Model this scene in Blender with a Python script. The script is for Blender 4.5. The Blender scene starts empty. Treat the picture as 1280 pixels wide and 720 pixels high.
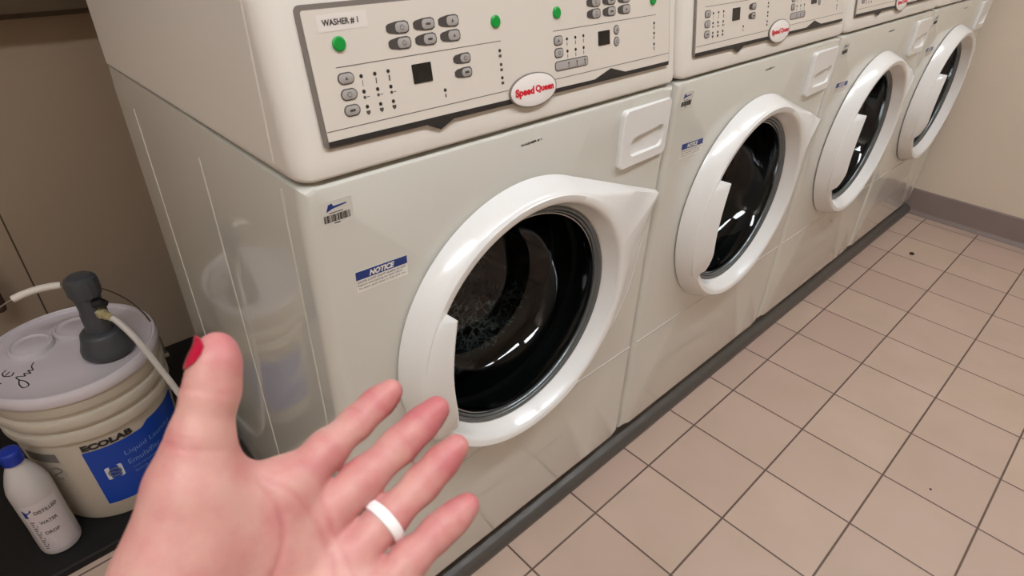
import bpy, bmesh, math, random
import numpy as np
from mathutils import Vector, Matrix
PI = math.pi
random.seed(4)
scn = bpy.context.scene
COL = scn.collection

# ---------------------------------------------------------------- materials
def lin(c):
    return tuple(((v/255)/12.92 if v/255 <= .04045 else ((v/255+.055)/1.055)**2.4) for v in c)
def mat(name, rgb, rough=.5, metal=0., spec=.5, coat=0., coat_rough=.1, noise=None, bump=None, sss=0., trans=0., ior=1.45):
    m = bpy.data.materials.new(name); m.use_nodes = True
    nt = m.node_tree; b = nt.nodes['Principled BSDF']
    c = (*lin(rgb), 1)
    b.inputs['Base Color'].default_value = c
    b.inputs['Roughness'].default_value = rough
    b.inputs['Metallic'].default_value = metal
    b.inputs['Specular IOR Level'].default_value = spec
    b.inputs['Coat Weight'].default_value = coat
    b.inputs['Coat Roughness'].default_value = coat_rough
    b.inputs['IOR'].default_value = ior
    b.inputs['Transmission Weight'].default_value = trans
    if sss:
        b.inputs['Subsurface Weight'].default_value = sss
        b.inputs['Subsurface Radius'].default_value = (.008, .003, .0015)
        b.inputs['Subsurface Scale'].default_value = 1.
    tc = nt.nodes.new('ShaderNodeTexCoord')
    if noise:
        sc, amt, rgb2 = noise
        n = nt.nodes.new('ShaderNodeTexNoise'); n.inputs['Scale'].default_value = sc; n.inputs['Detail'].default_value = 4
        nt.links.new(tc.outputs['Object'], n.inputs['Vector'])
        r = nt.nodes.new('ShaderNodeMapRange'); r.inputs[1].default_value = .35; r.inputs[2].default_value = .65
        r.inputs[3].default_value = 0; r.inputs[4].default_value = amt
        nt.links.new(n.outputs['Fac'], r.inputs[0])
        mx = nt.nodes.new('ShaderNodeMix'); mx.data_type = 'RGBA'
        mx.inputs['A'].default_value = c; mx.inputs['B'].default_value = (*lin(rgb2), 1)
        nt.links.new(r.outputs[0], mx.inputs['Factor']); nt.links.new(mx.outputs['Result'], b.inputs['Base Color'])
    if bump:
        sc, st, dist = bump
        n = nt.nodes.new('ShaderNodeTexNoise'); n.inputs['Scale'].default_value = sc; n.inputs['Detail'].default_value = 3
        nt.links.new(tc.outputs['Object'], n.inputs['Vector'])
        bp = nt.nodes.new('ShaderNodeBump'); bp.inputs['Strength'].default_value = st; bp.inputs['Distance'].default_value = dist
        nt.links.new(n.outputs['Fac'], bp.inputs['Height']); nt.links.new(bp.outputs[0], b.inputs['Normal'])
    return m

M = {}
M['enamel'] = mat('white_enamel', (205, 204, 194), .18, coat=1., coat_rough=.03, bump=(3, .006, .01))
M['plastic'] = mat('white_plastic', (228, 227, 223), .2, coat=.3, coat_rough=.05)
M['bezel'] = mat('bezel_plastic', (218, 212, 202), .35)
M['panel'] = mat('panel_film', (216, 208, 196), .4)
M['grey_line'] = mat('grey_border', (120, 112, 104), .5)
M['ink'] = mat('dark_ink', (42, 38, 36), .5)
M['thin_ink'] = mat('fine_print_ink', (82, 76, 72), .5)
M['button'] = mat('button_grey', (165, 160, 155), .45)
M['button_dark'] = mat('button_surround', (72, 66, 63), .5)
M['green'] = mat('green_button', (8, 150, 56), .35)
M['display'] = mat('display_window', (26, 24, 22), .15, noise=(60, .5, (44, 44, 38)))
M['red'] = mat('badge_red', (205, 28, 48), .4)
M['badge'] = mat('badge_white', (232, 226, 220), .25)
M['rim'] = mat('grey_rim', (112, 118, 120), .22, metal=.7)
M['chrome'] = mat('bright_steel', (170, 175, 178), .15, metal=1)
M['rubber'] = mat('door_rubber', (9, 11, 11), .35)
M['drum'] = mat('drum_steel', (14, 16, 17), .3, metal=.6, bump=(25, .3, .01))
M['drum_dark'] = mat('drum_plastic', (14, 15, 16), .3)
M['navy'] = mat('navy_print', (26, 52, 118), .4)
M['paper'] = mat('sticker_white', (226, 222, 212), .45)
M['clear_sticker'] = mat('clear_sticker', (203, 201, 191), .3)
M['clear_tape'] = mat('name_tape', (224, 216, 208), .3)
M['curb'] = mat('grey_curb_paint', (76, 72, 67), .32, noise=(12, .6, (74, 70, 66)), bump=(40, .3, .003))
M['wallR'] = mat('cream_wall_paint', (222, 208, 188), .6, noise=(2.5, .3, (214, 198, 178)), bump=(300, .05, .001))
M['ceil'] = mat('ceiling_white', (225, 222, 214), .8)
M['base'] = mat('brown_vinyl_base', (134, 118, 112), .4, noise=(5, .5, (116, 102, 98)))
M['black'] = mat('black_mat', (14, 13, 14), .6, bump=(80, .2, .002))
M['pail'] = mat('pail_plastic', (196, 186, 170), .38, coat=.15, noise=(4, .3, (200, 190, 172)))
M['lid'] = mat('lid_plastic', (206, 198, 202), .22, coat=.4, bump=(14, .25, .004))
M['blue'] = mat('label_blue', (14, 66, 170), .35)
M['lblwhite'] = mat('label_white', (210, 214, 224), .4)
M['lbltext'] = mat('label_pale_text', (120, 150, 205), .4)
M['lblgrey'] = mat('label_grey', (110, 104, 98), .5)
M['lblfaint'] = mat('label_faint', (176, 168, 156), .5)
M['pump'] = mat('pump_grey', (66, 68, 72), .42, bump=(90, .1, .001))
M['pumpdark'] = mat('pump_black', (20, 20, 22), .35)
M['brass'] = mat('pale_brass', (196, 184, 140), .3, metal=.4)
M['hose'] = mat('milky_hose', (196, 190, 184), .3)
M['wire'] = mat('steel_wire', (120, 112, 100), .3, metal=.9)
M['grip'] = mat('white_grip', (226, 218, 206), .4)
M['bottle'] = mat('bottle_plastic', (196, 190, 188), .35, coat=.2)
M['cap'] = mat('blue_cap', (22, 50, 150), .35)
M['blabel'] = mat('bottle_label', (206, 196, 198), .4)
M['brown'] = mat('rusty_brown', (84, 60, 52), .6)
M['ledge'] = mat('ledge_brown', (92, 76, 58), .7)
M['ring'] = mat('white_silicone', (240, 236, 232), .4)
M['nail'] = mat('crimson_polish', (176, 8, 52), .18, coat=.6)
M['fixture'] = mat('fixture_white', (230, 230, 228), .5)
M['seed'] = mat('dark_crumb', (52, 36, 30), .8)

def sock(n, name): return n.outputs[name]
# floor tiles
m = bpy.data.materials.new('beige_floor_tiles'); m.use_nodes = True; M['floor'] = m
nt = m.node_tree; N = nt.nodes; L = nt.links; b = N['Principled BSDF']
tc = N.new('ShaderNodeTexCoord'); sx = N.new('ShaderNodeSeparateXYZ'); L.new(tc.outputs['Object'], sx.inputs[0])
T = .203
def mnode(op, a, bb=None, c=None):
    n = N.new('ShaderNodeMath'); n.operation = op
    for i, v in enumerate((a, bb, c)):
        if v is None: continue
        if isinstance(v, (int, float)): n.inputs[i].default_value = v
        else: L.new(v, n.inputs[i])
    return n.outputs[0]
ux = mnode('DIVIDE', mnode('SUBTRACT', sx.outputs[0], 1.1293), T)
uy = mnode('DIVIDE', mnode('ADD', sx.outputs[1], .0759), T)
def edge(u):
    f = mnode('FRACT', u); return mnode('MINIMUM', f, mnode('SUBTRACT', 1., f))
ed = mnode('MULTIPLY', mnode('MINIMUM', edge(ux), edge(uy)), T)
mr = N.new('ShaderNodeMapRange'); mr.inputs[1].default_value = .0014; mr.inputs[2].default_value = .0026; L.new(ed, mr.inputs[0])
cv = N.new('ShaderNodeCombineXYZ'); L.new(mnode('FLOOR', ux), cv.inputs[0]); L.new(mnode('FLOOR', uy), cv.inputs[1])
wn = N.new('ShaderNodeTexWhiteNoise'); wn.noise_dimensions = '2D'; L.new(cv.outputs[0], wn.inputs['Vector'])
ns = N.new('ShaderNodeTexNoise'); ns.inputs['Scale'].default_value = 7; ns.inputs['Detail'].default_value = 5; L.new(tc.outputs['Object'], ns.inputs['Vector'])
mx1 = N.new('ShaderNodeMix'); mx1.data_type = 'RGBA'
mx1.inputs['A'].default_value = (*lin((194, 170, 152)), 1); mx1.inputs['B'].default_value = (*lin((184, 158, 144)), 1); L.new(wn.outputs['Value'], mx1.inputs['Factor'])
mx2 = N.new('ShaderNodeMix'); mx2.data_type = 'RGBA'
mr2 = N.new('ShaderNodeMapRange'); mr2.inputs[1].default_value = .35; mr2.inputs[2].default_value = .7; mr2.inputs[4].default_value = .5; L.new(ns.outputs['Fac'], mr2.inputs[0])
L.new(mr2.outputs[0], mx2.inputs['Factor']); L.new(mx1.outputs['Result'], mx2.inputs['A']); mx2.inputs['B'].default_value = (*lin((176, 156, 136)), 1)
mx3 = N.new('ShaderNodeMix'); mx3.data_type = 'RGBA'; L.new(mr.outputs[0], mx3.inputs['Factor'])
mx3.inputs['A'].default_value = (*lin((92, 74, 64)), 1); L.new(mx2.outputs['Result'], mx3.inputs['B'])
L.new(mx3.outputs['Result'], b.inputs['Base Color']); b.inputs['Roughness'].default_value = .42
bp = N.new('ShaderNodeBump'); bp.inputs['Distance'].default_value = .002; bp.inputs['Strength'].default_value = .6
L.new(mr.outputs[0], bp.inputs['Height']); L.new(bp.outputs[0], b.inputs['Normal'])

# back wall with one panel joint
m = mat('tan_wall_paint', (168, 148, 126), .55, bump=(200, .05, .001)); M['wallB'] = m
nt = m.node_tree; N = nt.nodes; L = nt.links; b = N['Principled BSDF']
tc = N.new('ShaderNodeTexCoord'); sx = N.new('ShaderNodeSeparateXYZ'); L.new(tc.outputs['Object'], sx.inputs[0])
a1 = mnode('ABSOLUTE', mnode('SUBTRACT', mnode('FRACT', mnode('DIVIDE', mnode('ADD', sx.outputs[0], .221), .61)), .0))
a2 = mnode('MINIMUM', a1, mnode('SUBTRACT', 1., a1))
mr = N.new('ShaderNodeMapRange'); mr.inputs[1].default_value = .0018; mr.inputs[2].default_value = .0040; L.new(a2, mr.inputs[0])
mx = N.new('ShaderNodeMix'); mx.data_type = 'RGBA'; L.new(mr.outputs[0], mx.inputs['Factor'])
mx.inputs['A'].default_value = (*lin((70, 55, 42)), 1); mx.inputs['B'].default_value = (*lin((168, 148, 126)), 1)
L.new(mx.outputs['Result'], b.inputs['Base Color'])

# door glass: clear, slightly tinted, shiny
m = bpy.data.materials.new('door_glass'); m.use_nodes = True; M['glass'] = m
nt = m.node_tree; N = nt.nodes; L = nt.links; N.remove(N['Principled BSDF'])
tr = N.new('ShaderNodeBsdfTransparent'); tr.inputs[0].default_value = (.42, .47, .46, 1)
gl = N.new('ShaderNodeBsdfGlossy'); gl.inputs['Roughness'].default_value = .03; gl.inputs[0].default_value = (1, 1, 1, 1)
lw = N.new('ShaderNodeLayerWeight'); lw.inputs['Blend'].default_value = .5
fr = N.new('ShaderNodeMath'); fr.operation = 'MULTIPLY_ADD'; fr.inputs[1].default_value = .55; fr.inputs[2].default_value = .035; L.new(mnode('POWER', lw.outputs['Facing'], 5.), fr.inputs[0])
ms = N.new('ShaderNodeMixShader'); L.new(fr.outputs[0], ms.inputs[0]); L.new(tr.outputs[0], ms.inputs[1]); L.new(gl.outputs[0], ms.inputs[2])
L.new(ms.outputs[0], N['Material Output'].inputs[0])

# suds: lacy film
m = bpy.data.materials.new('soap_film'); m.use_nodes = True; M['suds'] = m
nt = m.node_tree; N = nt.nodes; L = nt.links; b = N['Principled BSDF']
b.inputs['Base Color'].default_value = (*lin((190, 205, 215)), 1); b.inputs['Roughness'].default_value = .3
tc = N.new('ShaderNodeTexCoord')
vo = N.new('ShaderNodeTexVoronoi'); vo.feature = 'DISTANCE_TO_EDGE'; vo.inputs['Scale'].default_value = 34
nz = N.new('ShaderNodeTexNoise'); nz.inputs['Scale'].default_value = 18; nz.inputs['Detail'].default_value = 4; L.new(tc.outputs['Object'], nz.inputs['Vector'])
vm = N.new('ShaderNodeVectorMath'); vm.operation = 'MULTIPLY_ADD'; vm.inputs[1].default_value = (.09, .09, .09)
L.new(nz.outputs['Color'], vm.inputs[0]); L.new(tc.outputs['Object'], vm.inputs[2]); L.new(vm.outputs[0], vo.inputs['Vector'])
r1 = N.new('ShaderNodeMapRange'); r1.inputs[1].default_value = 0; r1.inputs[2].default_value = .16; r1.inputs[3].default_value = 1; r1.inputs[4].default_value = 0; L.new(vo.outputs['Distance'], r1.inputs[0])
n2 = N.new('ShaderNodeTexNoise'); n2.inputs['Scale'].default_value = 9; n2.inputs['Detail'].default_value = 2; L.new(tc.outputs['Object'], n2.inputs['Vector'])
r2 = N.new('ShaderNodeMapRange'); r2.inputs[1].default_value = .46; r2.inputs[2].default_value = .62; L.new(n2.outputs['Fac'], r2.inputs[0])
al = mnode('MULTIPLY', mnode('MULTIPLY', mnode('POWER', r1.outputs[0], 1.8), r2.outputs[0]), 1.)
L.new(mnode('ADD', al, .02), b.inputs['Alpha'])

# skin
m = bpy.data.materials.new('skin'); m.use_nodes = True; M['skin'] = m
nt = m.node_tree; N = nt.nodes; L = nt.links; b = N['Principled BSDF']
at = N.new('ShaderNodeAttribute'); at.attribute_name = 'flush'
tc = N.new('ShaderNodeTexCoord')
nz = N.new('ShaderNodeTexNoise'); nz.inputs['Scale'].default_value = 55; nz.inputs['Detail'].default_value = 5; L.new(tc.outputs['Object'], nz.inputs['Vector'])
r2 = N.new('ShaderNodeMapRange'); r2.inputs[1].default_value = .38; r2.inputs[2].default_value = .68; r2.inputs[3].default_value = -.25; r2.inputs[4].default_value = .42; L.new(nz.outputs['Fac'], r2.inputs[0])
fc = mnode('ADD', at.outputs['Fac'], r2.outputs[0]); cl = N.new('ShaderNodeClamp'); L.new(fc, cl.inputs[0])
mx = N.new('ShaderNodeMix'); mx.data_type = 'RGBA'; L.new(cl.outputs[0], mx.inputs['Factor'])
mx.inputs['A'].default_value = (*lin((204, 154, 142)), 1); mx.inputs['B'].default_value = (*lin((188, 108, 110)), 1)
L.new(mx.outputs['Result'], b.inputs['Base Color']); b.inputs['Roughness'].default_value = .5
b.inputs['Subsurface Weight'].default_value = .25; b.inputs['Subsurface Radius'].default_value = (.006, .002, .001); b.inputs['Subsurface Scale'].default_value = 1
n3 = N.new('ShaderNodeTexNoise'); n3.inputs['Scale'].default_value = 500; L.new(tc.outputs['Object'], n3.inputs['Vector'])
bp = N.new('ShaderNodeBump'); bp.inputs['Strength'].default_value = .15; bp.inputs['Distance'].default_value = .0006
L.new(n3.outputs['Fac'], bp.inputs['Height']); L.new(bp.outputs[0], b.inputs['Normal'])

m = bpy.data.materials.new('lamp_diffuser'); m.use_nodes = True; M['lamp'] = m
b = m.node_tree.nodes['Principled BSDF']; b.inputs['Emission Color'].default_value = (.95, .985, 1.05, 1); b.inputs['Emission Strength'].default_value = 31
b.inputs['Base Color'].default_value = (.8, .8, .8, 1)

# ---------------------------------------------------------------- mesh helpers
class MB:
    def __init__(s): s.v = []; s.f = []
    def add(s, v, f):
        o = len(s.v); s.v += [tuple(p) for p in v]; s.f += [tuple(i+o for i in q) for q in f]; return s
    def loft(s, rings, cap0=True, cap1=True, closed=True):
        n = len(rings[0]); v = [p for r in rings for p in r]; f = []
        for k in range(len(rings)-1):
            for i in range(n if closed else n-1):
                j = (i+1) % n
                f.append((k*n+i, k*n+j, (k+1)*n+j, (k+1)*n+i))
        if cap0: f.append(tuple(range(n-1, -1, -1)))
        if cap1: f.append(tuple(range((len(rings)-1)*n, len(rings)*n)))
        return s.add(v, f)
    def lathe(s, prof, c=(0, 0, 0), axis='z', n=64, cap0=True, cap1=True):
        rings = []
        for r, h in prof:
            rg = []
            for i in range(n):
                a = 2*PI*i/n; x = r*math.cos(a); y = r*math.sin(a)
                rg.append((c[0]+x, c[1]+y, c[2]+h) if axis == 'z' else (c[0]+x, c[1]+h, c[2]+y))
            rings.append(rg)
        return s.loft(rings, cap0, cap1)
    def prism(s, outline, h0, h1, mp):
        a = [mp(x, z, h0) for x, z in outline]; bb = [mp(x, z, h1) for x, z in outline]
        return s.loft([a, bb])
    def box(s, lo, hi, bev=0.):
        x0, y0, z0 = lo; x1, y1, z1 = hi
        if not bev:
            return s.loft([[(x0, y0, z), (x1, y0, z), (x1, y1, z), (x0, y1, z)] for z in (z0, z1)])
        e = bev
        def rr(i, z): return [(p[0], p[1], z) for p in rrect(x0+i, y0+i, x1-i, y1-i, max(e-i, e*.3), 4)]
        return s.loft([rr(e*.6, z0), rr(e*.15, z0+e*.25), rr(0, z0+e*.7), rr(0, z1-e*.7), rr(e*.15, z1-e*.25), rr(e*.6, z1)])
    def tube(s, pts, r, n=12, caps=True):
        pts = [Vector(p) for p in pts]; rad = r if isinstance(r, (list, tuple)) else [r]*len(pts)
        up = None; rings = []
        for i, p in enumerate(pts):
            t = (pts[min(i+1, len(pts)-1)]-pts[max(i-1, 0)]).normalized()
            if up is None:
                up = Vector((0, 0, 1)) if abs(t.z) < .9 else Vector((1, 0, 0))
            up = (up - t*up.dot(t)).normalized(); w = t.cross(up)
            rings.append([tuple(p+(up*math.cos(2*PI*k/n)+w*math.sin(2*PI*k/n))*rad[i]) for k in range(n)])
        return s.loft(rings, caps, caps)
    def obj(s, name, material, parent=None, smooth=True, angle=35, rec=True):
        off = Vector((0, 0, 0))
        p = parent
        while p is not None:
            off += Vector(p.location); p = p.parent
        me = bpy.data.meshes.new(name)
        me.from_pydata([(x-off.x, y-off.y, z-off.z) for x, y, z in s.v], [], s.f)
        if rec:
            bm = bmesh.new(); bm.from_mesh(me); bmesh.ops.recalc_face_normals(bm, faces=bm.faces); bm.to_mesh(me); bm.free()
        me.materials.append(M[material] if isinstance(material, str) else material)
        if smooth:
            me.polygons.foreach_set('use_smooth', [True]*len(me.polygons))
            me.set_sharp_from_angle(angle=math.radians(angle))
        o = bpy.data.objects.new(name, me); COL.objects.link(o)
        if parent is not None: o.parent = parent
        return o

def centre(o):
    """give a single-mesh thing its origin at the bottom centre"""
    me = o.data; n = len(me.vertices); co = np.empty(n*3, 'f'); me.vertices.foreach_get('co', co); co = co.reshape(-1, 3)
    c = (co.min(0)+co.max(0))/2; c[2] = co[:, 2].min(); co -= c
    me.vertices.foreach_set('co', co.ravel()); o.location = Vector([float(q) for q in c]); me.update(); return o

def rrect(x0, y0, x1, y1, r, n=5):
    r = min(r, (x1-x0)/2, (y1-y0)/2); o = []
    for cx, cy, a0 in ((x1-r, y1-r, 0), (x0+r, y1-r, 90), (x0+r, y0+r, 180), (x1-r, y0+r, 270)):
        for k in range(n+1):
            a = math.radians(a0+90*k/n); o.append((cx+r*math.cos(a), cy+r*math.sin(a)))
    return o
def circ2(cx, cy, r, n=24, ry=None):
    ry = ry or r
    return [(cx+r*math.cos(2*PI*i/n), cy+ry*math.sin(2*PI*i/n)) for i in range(n)]
def catmull(pts, sub=8, closed=False):
    P_ = [Vector(p) for p in pts]; out = []; n = len(P_)
    rng = range(n if closed else n-1)
    for i in rng:
        if closed: a, b_, c, d = P_[(i-1) % n], P_[i], P_[(i+1) % n], P_[(i+2) % n]
        else: a, b_, c, d = P_[max(i-1, 0)], P_[i], P_[i+1], P_[min(i+2, n-1)]
        for k in range(sub):
            t = k/sub
            out.append(.5*((2*b_)+(-a+c)*t+(2*a-5*b_+4*c-d)*t*t+(-a+3*b_-3*c+d)*t**3))
    if not closed: out.append(P_[-1])
    return out

_tc = {}
def text2d(txt, bold=0., shear=0.):
    key = (txt, bold, shear)
    if key in _tc: return _tc[key]
    cu = bpy.data.curves.new('lettering', 'FONT'); cu.body = txt; cu.size = 1; cu.offset = bold; cu.shear = shear; cu.resolution_u = 3; cu.fill_mode = 'FRONT'
    o = bpy.data.objects.new('lettering', cu)
    me = o.to_mesh()
    vs = [(v.co.x, v.co.y) for v in me.vertices]; fs = [tuple(p.vertices) for p in me.polygons]
    o.to_mesh_clear(); bpy.data.objects.remove(o); bpy.data.curves.remove(cu)
    _tc[key] = (vs, fs); return _tc[key]
def put_text(mb, txt, x, z, w, h, h0, mp, bold=0., shear=0., thick=.0002, rot=0.):
    """text fitted in box (x,z,w,h) in the plane coordinates of mp"""
    vs, fs = text2d(txt, bold, shear)
    xs = [v[0] for v in vs]; ys = [v[1] for v in vs]
    sx_ = w/(max(xs)-min(xs)); sy_ = h/(max(ys)-min(ys)); ca, sa = math.cos(rot), math.sin(rot)
    pts = []
    for a, c in vs:
        p, q = (a-min(xs))*sx_, (c-min(ys))*sy_
        pts.append((x+p*ca-q*sa, z+p*sa+q*ca))
    n = len(pts)
    v = [mp(px, pz, h0+thick) for px, pz in pts]
    mb.add(v, fs)

def tag(o, label=None, cat=None, group=None, kind=None):
    if label: o['label'] = label
    if cat: o['category'] = cat
    if group: o['group'] = group
    if kind: o['kind'] = kind
    return o
def empty(name, loc):
    o = bpy.data.objects.new(name, None); COL.objects.link(o); o.location = loc; o.empty_display_size = .1; return o
def struct(name, mb, material, **k):
    o = mb.obj(name, material, **k); o['kind'] = 'structure'; return o

# ---------------------------------------------------------------- camera (hand-held phone)
C0 = Vector((-.23932, -.56575, 1.17566))
R_ = [[0.72752522, -0.6856939, 0.02304178], [-0.35978138, -0.40989595, -0.83817819], [0.5841784, 0.60150576, -0.54490954]]
cam = bpy.data.cameras.new('camera'); co = bpy.data.objects.new('camera', cam); COL.objects.link(co)
mw = Matrix(((R_[0][0], -R_[1][0], -R_[2][0], C0.x), (R_[0][1], -R_[1][1], -R_[2][1], C0.y), (R_[0][2], -R_[1][2], -R_[2][2], C0.z), (0, 0, 0, 1)))
co.matrix_world = mw
cam.sensor_width = 36; cam.lens = 758.155/1280*36; cam.clip_start = .02
cam.dof.use_dof = True; cam.dof.focus_distance = 1.25; cam.dof.aperture_fstop = 17
scn.camera = co

# ---------------------------------------------------------------- room
XL, XR, YF, YB, ZC = -1.7, 2.82, -2.7, 1.17, 2.6
struct('floor', MB().box((XL-.1, YF-.1, -.1), (XR+.1, YB+.1, 0)), 'floor', smooth=False)
struct('ceiling', MB().box((XL-.1, YF-.1, ZC), (XR+.1, YB+.1, ZC+.1)), 'ceil', smooth=False)
struct('wall_back', MB().box((XL-.1, YB, 0), (XR+.1, YB+.1, ZC)), 'wallB', smooth=False)
struct('wall_front', MB().box((XL-.1, YF-.1, 0), (XR+.1, YF, ZC)), 'wallR', smooth=False)
struct('wall_left', MB().box((XL-.1, YF, 0), (XL, YB, ZC)), 'wallR', smooth=False)
struct('wall_right', MB().box((XR, YF, 0), (XR+.1, YB, ZC)), 'wallR', smooth=False)
# cove base on the end wall
pr = [(0, .0), (-.018, .0), (-.017, .004), (-.009, .012), (-.006, .022), (-.005, .108), (-.003, .113), (0, .114)]
bm_ = MB().loft([[(XR+a, y, z) for a, z in pr] for y in (YF, YB)])
struct('baseboard_right', bm_, 'base', angle=60)
# grey painted curb the machines stand on
pr = [(.0035, 0), (-.002, .003), (-.0035, .010), (-.002, .019), (.003, .027), (.010, .032), (.019, .035), (.026, .040), (.028, .0862), (.66, .0862), (.66, 0)]
struct('trim_1', MB().loft([[(x, y, z) for y, z in pr] for x in (-.0, XR)]), 'curb', angle=50)
# dark ledge high on the back wall behind the machines
lg = MB(); lg.loft([[(x, y, z) for y, z in ((YB, .945), (YB-.05, .935), (YB-.085, .95), (YB-.09, .98), (YB-.09, 1.09), (YB, 1.1))] for x in (-1.2, .9)])
struct('trim_2', lg, 'ledge')

# ---------------------------------------------------------------- lamps
def lamp(x, y, w, d, label):
    t = empty('ceiling_light', (x, y, ZC)); tag(t, label, 'ceiling light')
    fr = MB(); zt = ZC-.001
    fr.loft([[(x+px, y+py, z) for px, py in rrect(-w/2-o, -d/2-o, w/2+o, d/2+o, .01, 3)] for o, z in ((.03, zt), (.03, zt-.03), (.0, zt-.035), (0, zt-.02))], cap1=False)
    fr.obj('frame', 'fixture', t)
    df = MB(); df.box((x-w/2+.002, y-d/2+.002, zt-.03), (x+w/2-.002, y+d/2-.002, zt-.012)); df.obj('diffuser', 'lamp', t, smooth=False)
lamp(.45, -.88, 1.2, .16, 'long ceiling light above the first washers')
lamp(1.95, -.88, 1.2, .16, 'long ceiling light nearer the cream end wall')
lamp(-1.0, -.70, 1.2, .20, 'added ceiling fill light left of the machines, above the pail side')  # unseen third light, added as fill for the cabinet side and back wall
w = bpy.data.worlds.new('room_air'); scn.world = w; w.use_nodes = True
w.node_tree.nodes['Background'].inputs[0].default_value = (.9, .8, .68, 1); w.node_tree.nodes['Background'].inputs[1].default_value = .0

# ---------------------------------------------------------------- stacked washer/dryer
P = .686
W, D, ZB, ZS = .683, .694, .0866, .9135
root = empty('stacked_washer_dryer', (P/2, .347, ZB))
KP = .17
nrm = 1/math.sqrt(1+KP*KP)
def pmap(x, z, h):       # point on the tilted control fascia
    return (x, KP*(z-.936)-h*nrm, z+h*KP*nrm)
def fmap(x, z, h):       # point on the flat washer front
    return (x, -h, z)
CX, CZ = .33, .60
NA = 144
def square_ray(a, x0, z0, x1, z1, r, cx=CX, cz=CZ):
    """point where a ray from the door centre meets a rounded rectangle"""
    dx, dz = math.cos(a), math.sin(a)
    t = 1e9
    if dx > 1e-9: t = min(t, (x1-cx)/dx)
    if dx < -1e-9: t = min(t, (x0-cx)/dx)
    if dz > 1e-9: t = min(t, (z1-cz)/dz)
    if dz < -1e-9: t = min(t, (z0-cz)/dz)
    x, z = cx+dx*t, cz+dz*t
    # round the corners
    for sx_, ex in ((1, x1), (-1, x0)):
        for sz_, ez in ((1, z1), (-1, z0)):
            kx, kz = ex-sx_*r, ez-sz_*r
            if (x-kx)*sx_ > 0 and (z-kz)*sz_ > 0:
                # ray-circle
                ox, oz = cx-kx, cz-kz; bq = ox*dx+oz*dz; cq = ox*ox+oz*oz-r*r; dq = bq*bq-cq
                if dq > 0:
                    tt = -bq+math.sqrt(dq); x, z = cx+dx*tt, cz+dz*tt
    return x, z
angs = [2*PI*i/NA for i in range(NA)]
# angles that hit the four corners must be present: nudge nearest
for ex, ez in ((.001, ZB), (W, ZB), (W, ZS), (.001, ZS)):
    a = math.atan2(ez-CZ, ex-CX) % (2*PI); i = min(range(NA), key=lambda k: abs(angs[k]-a)); angs[i] = a
def front_ring(inset, y, r):
    return [(x, y, z) for x, z in (square_ray(a, .001+inset, ZB+inset*.4, .001+W-inset, ZS-inset*.35, r) for a in angs)]
lc = MB()
R = .016
rings = [[(CX+.2*math.cos(a), .05, CZ+.2*math.sin(a)) for a in angs], [(CX+.2*math.cos(a), .0, CZ+.2*math.sin(a)) for a in angs]]
for k in range(6):
    t = k/5*PI/2; rings.append(front_ring(R*(1-math.sin(t)), R*(1-math.cos(t)), .006))
rings.append(front_ring(0, D, .006))
lc.loft(rings, cap0=False, cap1=True)
# pressed seams on the side sheet
for y in (.045, .31, .60):
    lc.tube([(.0012, y, .11), (.0012, y, .86), (.0012, y, .902)][: 2 if y > .1 else 3], .0016, 6)
lower = lc.obj('lower_cabinet', 'enamel', root, angle=25)
bm = bmesh.new(); bm.from_mesh(lower.data)
ro = Vector(root.location)
for co_, no_ in (((.5655, 0, 0), (1, 0, 0)), ((.6585, 0, 0), (1, 0, 0)), ((0, 0, .8150), (0, 0, 1)), ((0, 0, .8485), (0, 0, 1))):
    fs = [f for f in bm.faces if f.calc_center_median().y < -ro.y+.004 and f.normal.y < -.9 and f.calc_center_median().x > .1 and f.calc_center_median().z > .0]
    gm = list({v for f in fs for v in f.verts}) + list({e for f in fs for e in f.edges}) + fs
    bmesh.ops.bisect_plane(bm, geom=gm, plane_co=Vector(co_)-ro, plane_no=no_)
kill = [f for f in bm.faces if f.normal.y < -.9 and (lambda c: .566 < c.x < .658 and .8155 < c.z < .848 and c.y < .004)(f.calc_center_median()+ro)]
bmesh.ops.delete(bm, geom=kill, context='FACES'); bm.to_mesh(lower.data); bm.free()
# seam of the lower access panel, its highlight put in as a paler strip
sm = MB(); sm.box((.012, -.0007, .3535), (.672, .003, .3565)); sm.obj('access_panel_seam', 'plastic', root)
sg = MB(); sg.box((.012, -.0002, .3515), (.672, .003, .3535)); sg.obj('access_panel_gap', 'grey_line', root)

# upper cabinet: side profile swept across the width
prof = [(.0, ZS+.0075), (.0, .930), (.0015, .936), (KP*(1.098-.936), 1.098), (.035, 1.115), (.035, 1.975), (.05, 1.99), (D, 1.99), (D, ZS+.003), (.012, ZS+.003), (.004, ZS+.0035)]
def up_ring(x, d):
    return [(x, a+d, max(c+(d*.35 if c < .94 else 0), ZS+.0032)) if a < .3 else (x, a, c) for a, c in prof]
uc = MB(); R = .022
rr_ = [up_ring(.001+R*(1-math.cos(k/6*PI/2)), R*(1-math.sin(k/6*PI/2))) for k in range(7)]
rr_ += [up_ring(.001+W-R*(1-math.cos(k/6*PI/2)), R*(1-math.sin(k/6*PI/2))) for k in range(6, -1, -1)]
uc.loft(rr_)
uc.tube([(.0012, .05, .93), (.0012, .055, 1.9)], .0016, 6)
uc.obj('upper_cabinet', 'bezel', root, angle=25)
# dryer door above the fascia
dd = MB(); dd.lathe([(.215, .036), (.215, .02), (.205, .008), (.17, .008), (.16, .02), (.15, .03)], (W/2, 0, 1.55), 'y', 64, cap0=True, cap1=True)
dd.obj('dryer_door', 'plastic', root)
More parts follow.
